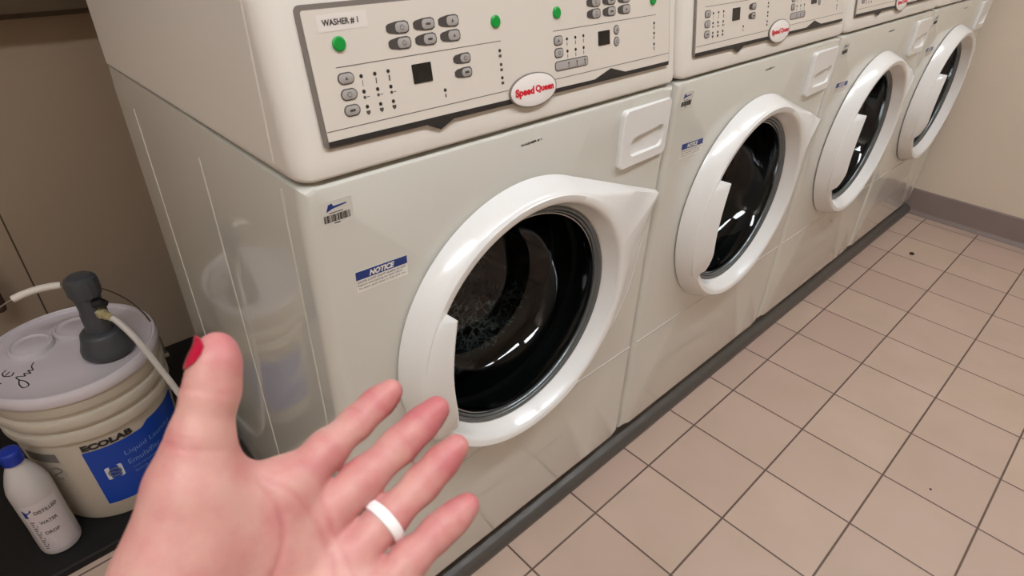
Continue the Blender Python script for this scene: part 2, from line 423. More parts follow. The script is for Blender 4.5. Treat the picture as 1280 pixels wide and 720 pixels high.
# raised crease strip under the fascia
# control fascia
gb = MB(); gb.prism(rrect(.0370, .9485, .6520, 1.083, .006), .0, .0012, pmap); gb.obj('panel_border', 'grey_line', root)
cp = MB(); cp.prism(rrect(.0425, .9535, .6498, 1.078, .003), .0, .0022, pmap); panel = cp.obj('control_panel', 'panel', root)
H = .0022
# dark strip with two chevrons
st = MB()
st.prism([(.0425, .9505), (.165, .9495), (.1848, .9405), (.206, .9490), (.649, .9490), (.649, .9545), (.5363, .9545), (.5023, .9640), (.4655, .9540), (.206, .9555), (.0425, .9560)], H, H+.0006, pmap)
st.obj('dark_strip', 'ink', panel, smooth=False)
ink = MB()
def line(mb, x0, z0, x1, z1, w=.0007):
    d = Vector((x1-x0, z1-z0)); n_ = Vector((-d.y, d.x)).normalized()*w/2
    mb.prism([(x0-n_.x, z0-n_.y), (x1-n_.x, z1-n_.y), (x1+n_.x, z1+n_.y), (x0+n_.x, z0+n_.y)], H, H+.0002, pmap)
for q in ((.0676, 1.0244, .2918, 1.0244), (.3846, 1.0254, .6134, 1.0254), (.043, .9656, .6495, .9666)):
    ink = MB(); line(ink, *q); ink.obj('printed_line', 'thin_ink', panel, smooth=False)
ledx = [(.0938, 1.0128), (.1103, 1.0129), (.1269, 1.0131), (.0937, .9976), (.1104, .9974), (.1271, .9973), (.0943, .9823), (.1108, .9822), (.1271, .9822),
        (.1986, .9822), (.2885, 1.0137), (.2887, .9978), (.2887, .9823), (.4106, 1.0135), (.4275, 1.0136), (.4441, 1.0139), (.4107, .9983), (.4273, .9985), (.4439, .9989),
        (.6089, 1.0139), (.6091, .9997), (.6093, .9844)]
for x, z in ledx:
    MB().prism(circ2(x, z, .0020, 12), H, H+.0004, pmap).obj('indicator_lamp', 'ink', panel, smooth=False)
for i, (x, z) in enumerate(ledx):
    fi = MB()
    if i < 3: line(fi, x+.0006, z-.0040, x+.0002, z-.0098, .0005+.0006*i)
    elif i < 6:
        fi.prism(circ2(x-.0002, z-.0058, .0017, 10), H, H+.0002, pmap); line(fi, x+.002, z-.0058, x+.0058, z-.0056, .0007)
    elif i < 9:
        fi.prism([(x-.0022, z-.004), (x+.0026, z-.004), (x+.0028, z-.0062), (x+.0004, z-.0088), (x-.0020, z-.0066)], H, H+.0002, pmap)
    elif i == 9:
        line(fi, x, z-.0042, x, z-.0078, .0018)
    elif i < 13:
        fi.prism(rrect(x-.0022, z-.0078, x+.0024, z-.0044, .001), H, H+.0002, pmap)
    else:
        line(fi, x, z-.0038, x, z-.0085, .0018 if i > 18 else .0010)
    fi.obj('panel_symbol', 'thin_ink', panel, smooth=False)
def pill(cx, cz, w, h): return rrect(cx-w/2, cz-h/2, cx+w/2, cz+h/2, h*.5, 6)
buttons = []
class _D:
    def prism(s, *a): MB().prism(*a).obj('button_surround', 'button_dark', panel, smooth=False)
dark = _D()
def tail_btn(cx, cz):
    dark.prism([(cx-.0190, cz-.0024), (cx-.0190, cz+.0026), (cx-.0160, cz+.0045), (cx-.006, cz+.0062), (cx+.005, cz+.0064), (cx+.0088, cz+.0045), (cx+.0098, cz), (cx+.0088, cz-.0045), (cx+.005, cz-.0064), (cx-.006, cz-.0062), (cx-.0160, cz-.0045)], H, H+.0006, pmap)
    buttons.append(rrect(cx-.0078, cz-.0050, cx+.0083, cz+.0050, .0042, 5))
for z in (1.0534, 1.0381):
    for x in (.1522, .1866, .2207): tail_btn(x, z)
for z in (1.0534, 1.0390):
    for x in (.4722, .5058, .5394): tail_btn(x, z)
for x, z in ((.2322, 1.0125), (.2322, .9970)):
    dark.prism([(x-.0165, z-.0024), (x-.0165, z+.0022), (x-.013, z+.0045), (x-.003, z+.0058), (x+.006, z+.0058), (x+.0088, z+.0035), (x+.0094, z), (x+.0088, z-.0035), (x+.006, z-.0058), (x-.003, z-.0056), (x-.013, z-.0045)], H, H+.0006, pmap)
    buttons.append(rrect(x-.006, z-.0044, x+.008, z+.0044, .0040, 5))
for x, z in ((.0761, 1.0132), (.0761, .9976), (.0761, .9818)):
    dark.prism(pill(x, z, .0188, .0116), H, H+.0006, pmap); buttons.append(pill(x, z, .0166, .0094))
for x, z in ((.3934, 1.0133), (.3935, .9982)):
    dark.prism(rrect(x-.0085, z-.0060, x+.0085, z+.0060, .0045), H, H+.0006, pmap); buttons.append(rrect(x-.0074, z-.0049, x+.0074, z+.0049, .0038))
dark.prism(rrect(.3846, .9755, .4519, .9880, .0045), H, H+.0006, pmap); buttons.append(rrect(.3856, .9765, .4509, .9870, .0038))
for x, z in ((.5166, 1.0140), (.5165, .9986)):
    dark.prism(circ2(x, z, .0064), H, H+.0006, pmap); buttons.append(circ2(x, z, .0053))
for o_ in buttons:
    mb = MB(); n_ = len(o_); cx = sum(p[0] for p in o_)/n_; cz = sum(p[1] for p in o_)/n_
    sh = [(cx+(x-cx)*.86, cz+(z-cz)*.86) for x, z in o_]
    mb.loft([[pmap(x, z, H) for x, z in o_], [pmap(x, z, H+.0010) for x, z in o_], [pmap(x, z, H+.0014) for x, z in sh]])
    mb.obj('push_button', 'button', panel)
def ring2(mb, cx, cz, r, w=.0005):
    a = circ2(cx, cz, r, 14); b_ = circ2(cx, cz, r-w, 14)
    mb.loft([[pmap(x, z, H+.0015) for x, z in a], [pmap(x, z, H+.0017) for x, z in b_]], False, False)
for k, o_ in enumerate(buttons):
    ic = MB()
    cx = (min(p[0] for p in o_)+max(p[0] for p in o_))/2; cz = (min(p[1] for p in o_)+max(p[1] for p in o_))/2
    if max(p[0] for p in o_)-min(p[0] for p in o_) > .03:
        for q in (.4106, .4275, .4441):
            ic.prism(circ2(q, .9835, .0013, 8), H+.0013, H+.0017, pmap); ic.prism([(q-.0004, .9775), (q+.0004, .9775), (q+.0004, .982), (q-.0004, .982)], H+.0013, H+.0017, pmap)
    elif k % 3 == 0: ring2(ic, cx, cz, .0026)
    elif k % 3 == 1: ic.prism(rrect(cx-.0032, cz-.0012, cx+.0032, cz+.0012, .0008), H+.0013, H+.0016, pmap)
    else: ic.prism([(cx-.0016, cz-.0014), (cx+.0016, cz-.0014), (cx, cz+.0018)], H+.0013, H+.0017, pmap)
    ic.obj('button_mark', 'button_dark', panel, smooth=False)
for x, z in ((.0759, 1.0457), (.2859, 1.0463), (.3932, 1.0467), (.6053, 1.0463)):
    mb = MB(); mb.loft([[pmap(a, c, H) for a, c in circ2(x, z, .0072)], [pmap(a, c, H+.0016) for a, c in circ2(x, z, .0072)], [pmap(a, c, H+.0026) for a, c in circ2(x, z, .0058)]])
    g = mb.obj('start_button', 'green', panel); g['label'] = 'round green start button'
for x0, x1, z0, z1 in ((.1574, .1832, .9950, 1.0152), (.4755, .5008, .9970, 1.0157)):
    mb = MB(); mb.prism(rrect(x0, z0, x1, z1, .001), H, H+.0008, pmap); mb.obj('display', 'display', panel)
# oval maker's badge
bx_, bz_ = .3400, .9600
bd = MB(); bd.loft([[pmap(a, c, h) for a, c in circ2(bx_, bz_, .0425*s_, 40, .0205*s_)] for s_, h in ((1, 0), (1, .0035), (.97, .0050), (.9, .0056), (.5, .0062))])
badge = bd.obj('badge', 'badge', root)
be = MB(); a_ = circ2(bx_, bz_, .0432, 48, .0212); c_ = circ2(bx_, bz_, .0432*.965, 48, .0212*.94)
be.loft([[pmap(a, c, 0) for a, c in a_], [pmap(a, c, .0046) for a, c in a_], [pmap(a, c, .0052) for a, c in c_], [pmap(a, c, .003) for a, c in c_]], False, False)
be.obj('badge_edge', 'grey_line', badge)
bt = MB(); put_text(bt, 'Speed', bx_-.0350, bz_-.0072, .0340, .0125, .0062, pmap, bold=.055)
put_text(bt, 'Queen', bx_+.0012, bz_-.0050, .0345, .0103, .0062, pmap, bold=.055)
bt.obj('badge_lettering', 'red', badge, smooth=False)
# dispenser drawer
ds = MB(); x0, x1, z0, z1 = .5386, .6735, .7985, .8945
out = rrect(x0, z0, x1, z1, .009, 6); n_ = len(out)
def remap(o_, sh=0.): return [(x, z-.006*math.sin(PI*(x-x0)/(x1-x0))*(1 if z < (z0+z1)/2 else 0)) for x, z in o_]
hole = rrect(.5640, .8135, .6600, .8500, .010, 6)
def hm(o_, h, f=1., dz=0.): 
    hx = .612; hz = .832
    return [fmap(hx+(x-hx)*f, hz+(z-hz)*f+(.006*((x-hx)/.05)**0*0)+(-.004*math.cos((x-hx)/.05*PI/2)+.002 if z < hz else .004*(x-hx)/.05)+dz, h) for x, z in o_]
ds.loft([[fmap(x, z, 0) for x, z in remap(out)], [fmap(x, z, .0065*(1-.6*(x-x0)/(x1-x0))) for x, z in remap(out)],
         [fmap(x*.975+.606*.025, z*.975+.8465*.025, .0090*(1-.5*(x-x0)/(x1-x0))) for x, z in remap(out)], [(x, -.0090*(1-.5*(x-x0)/(x1-x0)), z) for x, y, z in hm(hole, 0)], [(x, -.002, z) for x, y, z in hm(hole, 0, .96)], [(x, .030*max(0, min(1, (z-.8125)/.036))**1.0+.0004, z*1.0) for x, y, z in hm(hole, .0, .94)]])
# pocket floor leans: deep at the top, shallow at the bottom
ds2 = MB()
ds.obj('dispenser_drawer', 'plastic', root, angle=30)

# stickers
nt_ = MB(); nt_.prism([(.0505, .7665), (.1240, .7645), (.1238, .7925), (.0510, .7955)], .0, .0003, fmap)
note = nt_.obj('notice_sticker', 'paper', root, smooth=False)
mb = MB(); mb.prism([(.0508, .7840), (.1238, .7815), (.1238, .7925), (.0510, .7955)], .0003, .0005, fmap); mb.obj('blue_header', 'navy', note, smooth=False)
mb = MB(); put_text(mb, 'NOTICE', .069, .7848, .036, .0078, .0005, fmap, bold=.05, shear=.25, rot=-.03); mb.obj('notice_lettering', 'paper', note, smooth=False)
mb = MB()
for k, tx in enumerate(('DOOR LOCK LIGHT remains on until', 'before attempting to open door.', 'To open, push door in then pull out.')):
    put_text(mb, tx, .0525, .7790-.0047*k, .068-.004*(k == 1), .0030, .0003, fmap, bold=.01, rot=-.025)
mb.obj('notice_text', 'ink', note, smooth=False)
bs = MB(); bs.prism(rrect(.0200, .8640, .0590, .8935, .001), 0, .0002, fmap); bar = bs.obj('barcode_sticker', 'clear_sticker', root, smooth=False)
mb = MB(); xx = .0232; rnd = random.Random(7)
while xx < .0555:
    wd = rnd.choice((.0005, .0008, .0013)); mb.prism([(xx, .8690), (xx+wd, .8690), (xx+wd, .8775), (xx, .8775)], .0002, .0004, fmap); xx += wd+rnd.choice((.0004, .0006, .0009))
mb.prism([(.035, .8662), (.042, .8662), (.042, .8674), (.035, .8674)], .0002, .0004, fmap)
mb.prism([(.030, .8792), (.047, .8792), (.047, .8800), (.030, .8800)], .0002, .0004, fmap)
mb.obj('bars', 'ink', bar, smooth=False)
mb = MB(); mb.prism([(.0270, .8815), (.034, .8840), (.052, .8862), (.052, .8876), (.036, .8870), (.0345, .8905), (.0300, .8895)], .0002, .0004, fmap); mb.obj('sticker_emblem', 'navy', bar, smooth=False)

# door
def outline(a):
    """door outline: round, drawn out to a pointed flare on the right"""
    r0 = .238
    poly = [Vector((.338, .126)), Vector((.322, .03)), Vector((.300, -.075)), Vector((.262, -.145))]
    d = Vector((math.cos(a), math.sin(a)))
    best = r0
    # tangents: top from circle to corner
    pts = [Vector((r0*math.cos(t), r0*math.sin(t))) for t in (math.radians(72),)] + poly + [Vector((r0*math.cos(t), r0*math.sin(t))) for t in (math.radians(-62),)]
    for i in range(len(pts)-1):
        p, q = pts[i], pts[i+1]; e = q-p; den = d.x*e.y-d.y*e.x
        if abs(den) < 1e-9: continue
        t = (p.x*e.y-p.y*e.x)/den; s_ = (p.x*d.y-p.y*d.x)/den
        if t > 0 and -1e-6 <= s_ <= 1+1e-6: best = max(best, t)
    return best
da = sorted(set([2*PI*i/180 for i in range(180)] + [math.atan2(.126, .338), math.atan2(.126, .338)+.004]))
def ring_at(fr_, fy):
    o_ = []
    for a in da:
        O = outline(a); k = min(1., max(0., (O-.238)/.09)); k = k*k*(3-2*k)
        r = fr_(O, k); o_.append((CX+r*math.cos(a), fy(O, k), CZ+r*math.sin(a)))
    return o_
AC = math.atan2(.126, .338)
def edge_h(O, a):
    k = min(1., max(0., (O-.238)/.10)); k = k**.8
    aa = (a+PI) % (2*PI)-PI
    lowh = .012 if aa >= AC else .012-.0105*min(1, (AC-aa)/.20)
    if aa < AC: k = min(1, k*1.5)
    return .037*(1-k)+lowh*k
def ring_d(fr_, fy):
    return [(CX+fr_(outline(a), a)*math.cos(a), fy(outline(a), a), CZ+fr_(outline(a), a)*math.sin(a)) for a in da]
def wl(O): return 1-min(1, (O-.238)/.05)
dring = [ring_d(lambda O, a: O-.003, lambda O, a: -.0012), ring_d(lambda O, a: O, lambda O, a: -.003),
         ring_d(lambda O, a: O-.0035-.0100*wl(O), lambda O, a: -edge_h(O, a)+.0015), ring_d(lambda O, a: O-.0055-.0115*wl(O), lambda O, a: -edge_h(O, a)-.0020)]
for f in (.85, .6, .35, 0):
    dring.append(ring_d(lambda O, a, f=f: .2185+(O-.0065-.0118*wl(O)-.2185)*f, lambda O, a, f=f: -(.0412+(edge_h(O, a)+.0028-.0412)*f)))
dring += [ring_d(lambda O, a, r=r: r, lambda O, a, y=y: y) for r, y in ((.2095, -.0405), (.2065, -.0390), (.2045, -.0355), (.1940, -.0120), (.1905, -.0080), (.1900, 0))]
door = MB().loft(dring, cap0=False, cap1=False).obj('door', 'plastic', root, angle=48)
# pull handle filling the lower left of the door bowl
hd = MB(); top, bot = .110, -.095
arc = []
for k in range(21):
    f = k/20; z = top+(bot-top)*f; xo = -math.sqrt(.2215**2-z*z); xi = -.1765-.0115*math.sin(PI*min(1, f*1.02))+.004*f
    arc.append((xo, xi, z, (1 if f < .75 else 1-.6*((f-.75)/.25)**1.5)))
r_out = [[(CX+xo, -.0385, CZ+z-.012), (CX+xo*.99, -.0415, CZ+z-.011), (CX+xi-.003, -.0415-.0225*g, CZ+z), (CX+xi, -.0405-.0220*g, CZ+z), (CX+xi, -.0385-.019*g, CZ+z), (CX+xi-.004, -.012, CZ+z), (CX+xo, -.012, CZ+z-.012)] for xo, xi, z, g in arc]
hd.loft(r_out)
hd.obj('handle', 'plastic', door, angle=35)
# rims, glass, drum
def lath(prof): return MB().lathe([(r, y) for r, y in prof], (CX, 0, CZ), 'y', 96, cap0=False, cap1=False)
lath([(.1915, -.010), (.1900, -.0125), (.1870, -.0120), (.1862, -.0080), (.1850, -.0070), (.1835, -.0085), (.1815, -.0080), (.1805, -.003), (.1800, .006)]).obj('glass_rim', 'rim', door, angle=80)
lath([(.1800, .004), (.1790, -.0035), (.1770, -.0035), (.1762, .004), (.1762, .010)]).obj('rim_trim', 'chrome', door, angle=80)
gp = [(.1780, .000), (.1760, .004), (.1730, .020), (.1640, .050), (.1540, .075), (.1400, .092), (.1280, .098), (.1230, .101), (.1200, .0985), (.06, .102), (.0005, .103)]
gi = [(max(r-.004, .0004), y-.004) for r, y in gp]
lath(gp).obj('glass_bowl', 'glass', door, angle=60)
gk = MB().lathe([(.1992, .0005), (.1985, .03), (.194, .050), (.187, .056), (.184, .10), (.20, .12), (.262, .13), (.262, .131)], (CX, 0, CZ), 'y', 96, cap0=False, cap1=False).obj('gasket', 'rubber', root)
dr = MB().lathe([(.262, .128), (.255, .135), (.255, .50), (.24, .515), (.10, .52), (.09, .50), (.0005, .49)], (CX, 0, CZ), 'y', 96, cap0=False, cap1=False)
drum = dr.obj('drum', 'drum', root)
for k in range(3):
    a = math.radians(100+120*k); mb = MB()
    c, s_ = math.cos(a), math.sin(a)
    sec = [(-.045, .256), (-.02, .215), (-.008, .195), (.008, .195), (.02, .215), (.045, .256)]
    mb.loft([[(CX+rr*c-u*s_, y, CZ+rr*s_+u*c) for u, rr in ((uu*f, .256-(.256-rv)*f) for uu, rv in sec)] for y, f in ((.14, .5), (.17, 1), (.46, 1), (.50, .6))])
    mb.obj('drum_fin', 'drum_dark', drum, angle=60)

def kids(o): return [c for c in bpy.data.objects if c.parent == o]
def copy_tree(o, parent=None):
    c = o.copy(); COL.objects.link(c)
    if parent is not None: c.parent = parent
    for ch in kids(o): copy_tree(ch, c)
    return c
mach = [root]
labs = ['white stacked washer and dryer at the near end, its panel reading WASHER #1',
        'white stacked washer and dryer second from the near end of the row',
        'white stacked washer and dryer third in the row, next to last',
        'white stacked washer and dryer at the far end, against the cream wall']
for i in range(1, 4):
    m_ = copy_tree(root); m_.location = (P/2+P*i, .347, ZB); mach.append(m_)
for i, m_ in enumerate(mach):
    tag(m_, labs[i], 'washing machine', 'stacked washers and dryers in a row')
    off = P*i
    mb = MB(); put_text(mb, 'WASHER # %d' % (i+1), .319, .8868, .041, .0040, .0001, fmap, bold=.03, rot=.03)
    mb.v = [(x+off, y, z) for x, y, z in mb.v]; mb.obj('small_name', 'ink', m_, smooth=False)
    tp = MB(); tp.prism([(.0560, 1.0572), (.1125, 1.0582), (.1127, 1.0738), (.0572, 1.0728)], H, H+.0003, pmap); tp.v = [(x+off, y, z) for x, y, z in tp.v]
    tape = tp.obj('name_label', 'clear_tape', m_, smooth=False)
    mb = MB(); put_text(mb, 'WASHER # %d' % (i+1), .0622, 1.0622, .0400, .0064, H+.0003, pmap, bold=.028)
    mb.v = [(x+off, y, z) for x, y, z in mb.v]; mb.obj('name_lettering', 'ink', tape, smooth=False)

# suds clinging inside the first washer
sd = MB(); rings = []
for r, y in ((.150, .1115), (.128, .118), (.09, .122), (.04, .124)):
    rings.append([(CX+r*math.cos(a), y, CZ+r*math.sin(a)) for a in [math.radians(115+k*5) for k in range(40)]])
sd.loft(rings, False, False, closed=False)
rings = []
for r, y in ((.246, .18), (.240, .27), (.235, .38), (.20, .46), (.12, .48)):
    rings.append([(CX+r*math.cos(a), y, CZ+r*math.sin(a)) for a in [math.radians(150+k*5) for k in range(38)]])
sd.loft(rings, False, False, closed=False)
o = sd.obj('soap_suds', 'suds'); centre(o); tag(o, 'lacy grey suds and water film inside the first washer, behind its door glass', 'suds', kind='stuff')

# ---------------------------------------------------------------- black mat, pail, pump, bottle
mt = MB(); ol = [(-1.1, .548), (-.006, .548), (-.006, .70), (.62, .70), (.62, 1.16), (-1.1, 1.16)]
mt.loft([[(x, y, z) for x, y in ol] for z in (0, .016)] + [[(x*.995+-.2*.005, y*.99+.85*.01, .02) for x, y in ol]])
o = mt.obj('rubber_mat', 'black', smooth=False); centre(o); tag(o, 'black rubber mat on the tiles under the detergent pail and beside the first washer', 'mat')

PX_, PY_ = -.220, .735
Z0 = .0205
pail = empty('detergent_pail', (PX_, PY_, Z0)); tag(pail, 'big white round plastic detergent pail with blue label, standing on black mat behind the hand', 'pail')
pc = (PX_, PY_, 0)
mb = MB().lathe([(.125, Z0), (.131, Z0+.003), (.134, Z0+.012), (.1448, .262), (.1450, .266), (.1525, .2675), (.1535, .271), (.1535, .286), (.1525, .289), (.1460, .291), (.1460, .304), (.1545, .3055), (.1555, .309), (.1555, .322), (.1545, .325), (.1480, .327), (.1485, .338), (.1540, .340), (.1550, .343), (.1550, .364), (.140, .366), (.135, .355), (.13, .05)], pc, 'z', 96)
mb.obj('pail_body', 'pail', pail, angle=40)
mb = MB().lathe([(.1495, .3665), (.1590, .3665), (.1602, .369), (.1602, .380), (.1585, .385), (.1560, .390), (.1525, .3905), (.1505, .3885), (.1495, .384), (.1470, .3825), (.10, .3835), (.02, .384)], pc, 'z', 96)
lid = mb.obj('pail_lid', 'lid', pail, angle=50)
for cx, cy, r in ((-.273, .787, .040), (-.195, .800, .038)):
    mb = MB().lathe([(r, .3805), (r, .391), (r-.002, .394), (r-.006, .3945), (r-.008, .391), (r-.013, .3905), (r-.016, .392), (.002, .392)], (cx, cy, 0), 'z', 40)
    mb.obj('bung_cap', 'lid', lid, angle=40)
# marker scribble on the lid
def stroke(mb, pts, w=.0022):
    ps = catmull([(x, y, 0) for x, y in pts], 6)
    for i in range(len(ps)-1):
        p, q = ps[i], ps[i+1]; d = (q-p)
        if d.length < 1e-6: continue
        n_ = Vector((-d.y, d.x, 0)).normalized()*w/2; e = d.normalized()*w*.25
        mb.add([(*(p-n_-e).xy, .3838), (*(q-n_+e).xy, .3838), (*(q+n_+e).xy, .3838), (*(p+n_-e).xy, .3838)], [(0, 1, 2, 3)])
sc = MB()
ox, oy = -.318, .693
ux_, uy_ = Vector((.80, .60)), Vector((-.60, .80))
def S(pts, s=1.45): stroke(sc, [(ox+(ux_*a*s+uy_*b_*s).x, oy+(ux_*a*s+uy_*b_*s).y) for a, b_ in pts], .0024)
E_ = lambda pts: S([(a+.017, b_-.006) for a, b_ in pts])
E_([(-.002, .021), (-.008, .018), (-.011, .026), (-.007, .033), (.0, .034)])
E_([(-.009, .026), (-.002, .027)])
E_([(-.028, .022), (-.022, .034)]); E_([(-.014, .036), (-.021, .028), (-.024, .018)])
S([(.004, -.004), (-.004, -.012), (-.008, -.022), (-.002, -.024), (.003, -.014), (.004, -.004), (.008, .004), (.012, -.006)])
S([(.012, -.006), (.016, .000), (.018, -.008), (.022, .000), (.024, -.006), (.030, .002), (.038, .006)])
sc.obj('lid_handwriting', 'ink', lid, smooth=False)
# curved labels
def cmap_(deg0):
    def f(s_, z, h):
        rr = .134+(z-(Z0+.012))*(.0100/.2075)+h+.0006
        a = math.radians(deg0)+s_/.140
        return (PX_+rr*math.cos(a), PY_+rr*math.sin(a), z)
    return f
cm = cmap_(-113)
def deg(d): return math.radians(d+113)*.140
def curved_poly(mb, fz0, fz1, d0, d1, h0, h1, n=24):
    rows = []
    for k in range(n+1):
        s_ = deg(d0+(d1-d0)*k/n); a, b_ = fz0(k/n), fz1(k/n)
        rows.append([cm(s_, a, h0), cm(s_, a, h1), cm(s_, b_, h1), cm(s_, b_, h0)])
    mb.loft(rows)
mb = MB(); dk = -66
def topz(t):
    d = -113+t*88
    return .229 if d < dk-6 else (.229+(d-(dk-6))/14*.011 if False else .229) 
def topz2(t):
    d = -113+t*88
    if d < -68: return .229
    if d < -52: return .229+.030*((d+68)/16)**1.0
    return .259
curved_poly(mb, lambda t: .068, lambda t: min(topz2(t), .2385), -113, -25, 0, .0006, 40); blue = mb.obj('blue_label', 'blue', pail, angle=60)
def wrap_text(mb, txt, d0, z, w, h, hh, bold=0., shear=0.): put_text(mb, txt, deg(d0), z, w, h, hh, cm, bold, shear)
mb = MB(); wrap_text(mb, 'ECOLAB', -112, .2330, .088, .0165, .0008, .06); mb.obj('maker_name', 'ink', pail, smooth=False)
mb = MB(); wrap_text(mb, 'Liquid Laundry', -87, .182, .112, .016, .0008, .0); wrap_text(mb, 'Emulsifier', -87, .158, .070, .014, .0008, .0); mb.obj('label_title', 'lbltext', blue, smooth=False)
mb = MB(); wrap_text(mb, 'Low temperature', -85, .142, .060, .006, .0008); wrap_text(mb, 'formula', -85, .130, .026, .006, .0008); mb.obj('label_small_text', 'lbltext', blue, smooth=False)
mb = MB(); mb.prism(rrect(deg(-104.5), .138, deg(-92), .173, .004), .0006, .0010, cm); ico = mb.obj('wash_symbol', 'lblwhite', blue, smooth=False)
sc_ = deg(-98.2); mb = MB(); mb.tube([cm(x, z, .0012) for x, z in circ2(sc_, .155, .0108, 28)+circ2(sc_, .155, .0108, 28)[:1]], .0012, 6)
mb.tube([cm(sc_+.0085*(t/6-1), .155+.0025*math.sin(t/12*2*PI), .0012) for t in range(13)], .0010, 6)
mb.obj('wash_drum_mark', 'lblgrey', blue)
mb = MB(); curved_poly(mb, lambda t: .212, lambda t: .236, -158, -131, 0, .0005, 10); gr = mb.obj('grey_label', 'lblgrey', pail, angle=60)
mb = MB()
for k in range(5): put_text(mb, 'CAUTION Use only as directed'[k*3:k*3+14], deg(-150), .105+.012*k, .052, .006, .0004, cm)
mb.prism(circ2(deg(-137), .180, .016, 20, .020), .0002, .0004, cm)
mb.obj('label_fine_print', 'lblfaint', pail, smooth=False)
mb = MB(); stroke_p = [(-.010, .012), (.004, .016), (.010, .006), (-.002, -.002), (-.010, -.010), (.004, -.016)]
ps = catmull([(deg(-137)+a, .180+b_, 0) for a, b_ in stroke_p], 6)
mb.tube([cm(p.x, p.y, .0006) for p in ps], .0012, 6); mb.obj('label_swash', 'lblgrey', pail)
# wire bail with its grip
pa = math.radians(-8); axv = Vector((math.cos(pa), math.sin(pa), 0)); bv = Vector((-math.sin(pa), math.cos(pa), 0))
tilt = math.radians(3); upv = (Vector((0, 0, 1))*math.cos(tilt)+bv*math.sin(tilt))
pts = []
for k in range(33):
    t = PI*k/32; e = .1585*math.cos(t); h = .226*math.sin(t)**.75
    pts.append(Vector((PX_, PY_, .298))+axv*e+upv*h)
wr = MB(); wr.tube(pts, .0016, 8)
for s_ in (1, -1): wr.tube([Vector((PX_, PY_, .298))+axv*(.150*s_), Vector((PX_, PY_, .298))+axv*(.163*s_)], .007, 14)
bail = wr.obj('wire_handle', 'wire', pail)
BAILC = (PX_, PY_)
gp_ = MB(); gp_.tube([pts[k].lerp(pts[k+1], 0) for k in range(14, 20)], .0068, 14); gp_.obj('handle_grip', 'grip', bail)

# pump
QX, QY, QZ = -.160, .672, .3905
pump = empty('suction_pump', (QX, QY, QZ)); tag(pump, 'dark grey dispensing pump with brass fitting and milky hose, standing on the pail lid', 'pump')
mb = MB().lathe([(.044, QZ), (.0465, QZ+.004), (.0465, QZ+.014), (.044, QZ+.020), (.040, QZ+.034), (.0375, QZ+.046), (.034, QZ+.050), (.026, QZ+.052)], (QX, QY, 0), 'z', 40); mb.obj('base', 'pump', pump)
mb = MB().lathe([(.0235, QZ+.050), (.0235, QZ+.090), (.0215, QZ+.100), (.0225, QZ+.124), (.0225, QZ+.132)], (QX, QY, 0), 'z', 32); mb.obj('neck', 'pump', pump)
mb = MB().lathe([(.0215, QZ+.130), (.0270, QZ+.132), (.0285, QZ+.138), (.0285, QZ+.158), (.0265, QZ+.167), (.019, QZ+.172), (.004, QZ+.174)], (QX, QY, 0), 'z', 14); mb.obj('cap', 'pump', pump, angle=20)
f0 = Vector((QX, QY, QZ+.098)); fd = Vector((.40, -.90, -.12)).normalized()
mb = MB(); mb.tube([f0+fd*.018, f0+fd*.030, f0+fd*.031, f0+fd*.040], [.0105, .0105, .0085, .0085], 6); mb.tube([f0+fd*.040, f0+fd*.052], .0068, 12)
mb.obj('brass_fitting', 'brass', pump, angle=30)
mb = MB(); e0 = f0+Vector((.004, -.020, .020)); mb.tube([e0, e0+Vector((.010, -.006, .002)), e0+Vector((.018, -.004, -.006))], [.009, .010, .007], 12); mb.obj('lock_tab', 'pumpdark', pump)
hp = [f0+fd*.046, f0+fd*.062+Vector((.002, 0, -.006)), (-.118, .580, .440), (-.101, .548, .370), (-.084, .525, .290), (-.064, .515, .210), (-.048, .530, .130), (-.040, .60, .072), (-.036, .70, .048), (-.03, .82, .034), (.05, .95, .030)]
mb = MB(); mb.tube(catmull(hp, 8), .0062, 12); h_ = mb.obj('hose', 'hose', pump); h_['label'] = 'milky flexible hose'

# bottle
BX, BY = -.372, .628
bo = empty('water_bottle', (BX, BY, Z0)); tag(bo, 'white plastic bottle with dark blue screw cap, on the black mat left of the pail', 'bottle')
mb = MB().lathe([(.032, Z0), (.0355, Z0+.003), (.0365, Z0+.010), (.0365, .070), (.0358, .085), (.0360, .105), (.0365, .180), (.036, .196), (.032, .214), (.025, .234), (.019, .248), (.0150, .258), (.0150, .272)], (BX, BY, 0), 'z', 48); mb.obj('bottle_body', 'bottle', bo, angle=40)
mb = MB(); rg = []
for z, r in ((.262, .0180), (.282, .0180), (.287, .0168), (.289, .013)):
    rg.append([(BX+(r+(.0006 if k % 2 else 0))*math.cos(2*PI*k/60), BY+(r+(.0006 if k % 2 else 0))*math.sin(2*PI*k/60), z) for k in range(60)])
mb.loft(rg); mb.obj('screw_cap', 'cap', bo, angle=60)
def bmap(s_, z, h):
    a = math.radians(-122)+s_/.0365; r = .0369+h; return (BX+r*math.cos(a), BY+r*math.sin(a), z)
mb = MB(); rows = []
for k in range(21):
    s_ = -.012+.066*k/20; rows.append([bmap(s_, .036, 0), bmap(s_, .036, .0004), bmap(s_, .172, .0004), bmap(s_, .172, 0)])
mb.loft(rows); bl = mb.obj('bottle_label', 'blabel', bo, angle=60)
mb = MB()
for t_, z, w_ in (('DISTILLED', .146, .040), ('WATER', .116, .030), ('DROP', .086, .024)): put_text(mb, t_, .008, z, w_, .0090, .0005, bmap, bold=.03)
for k in range(14):
    mb.prism([(-.006, .044+.0062*k), (-.006+.005+.002*(k % 3), .044+.0062*k), (-.006+.005+.002*(k % 3), .0468+.0062*k), (-.006, .0468+.0062*k)], .0004, .0006, bmap)
mb.obj('label_print', 'thin_ink', bl, smooth=False)
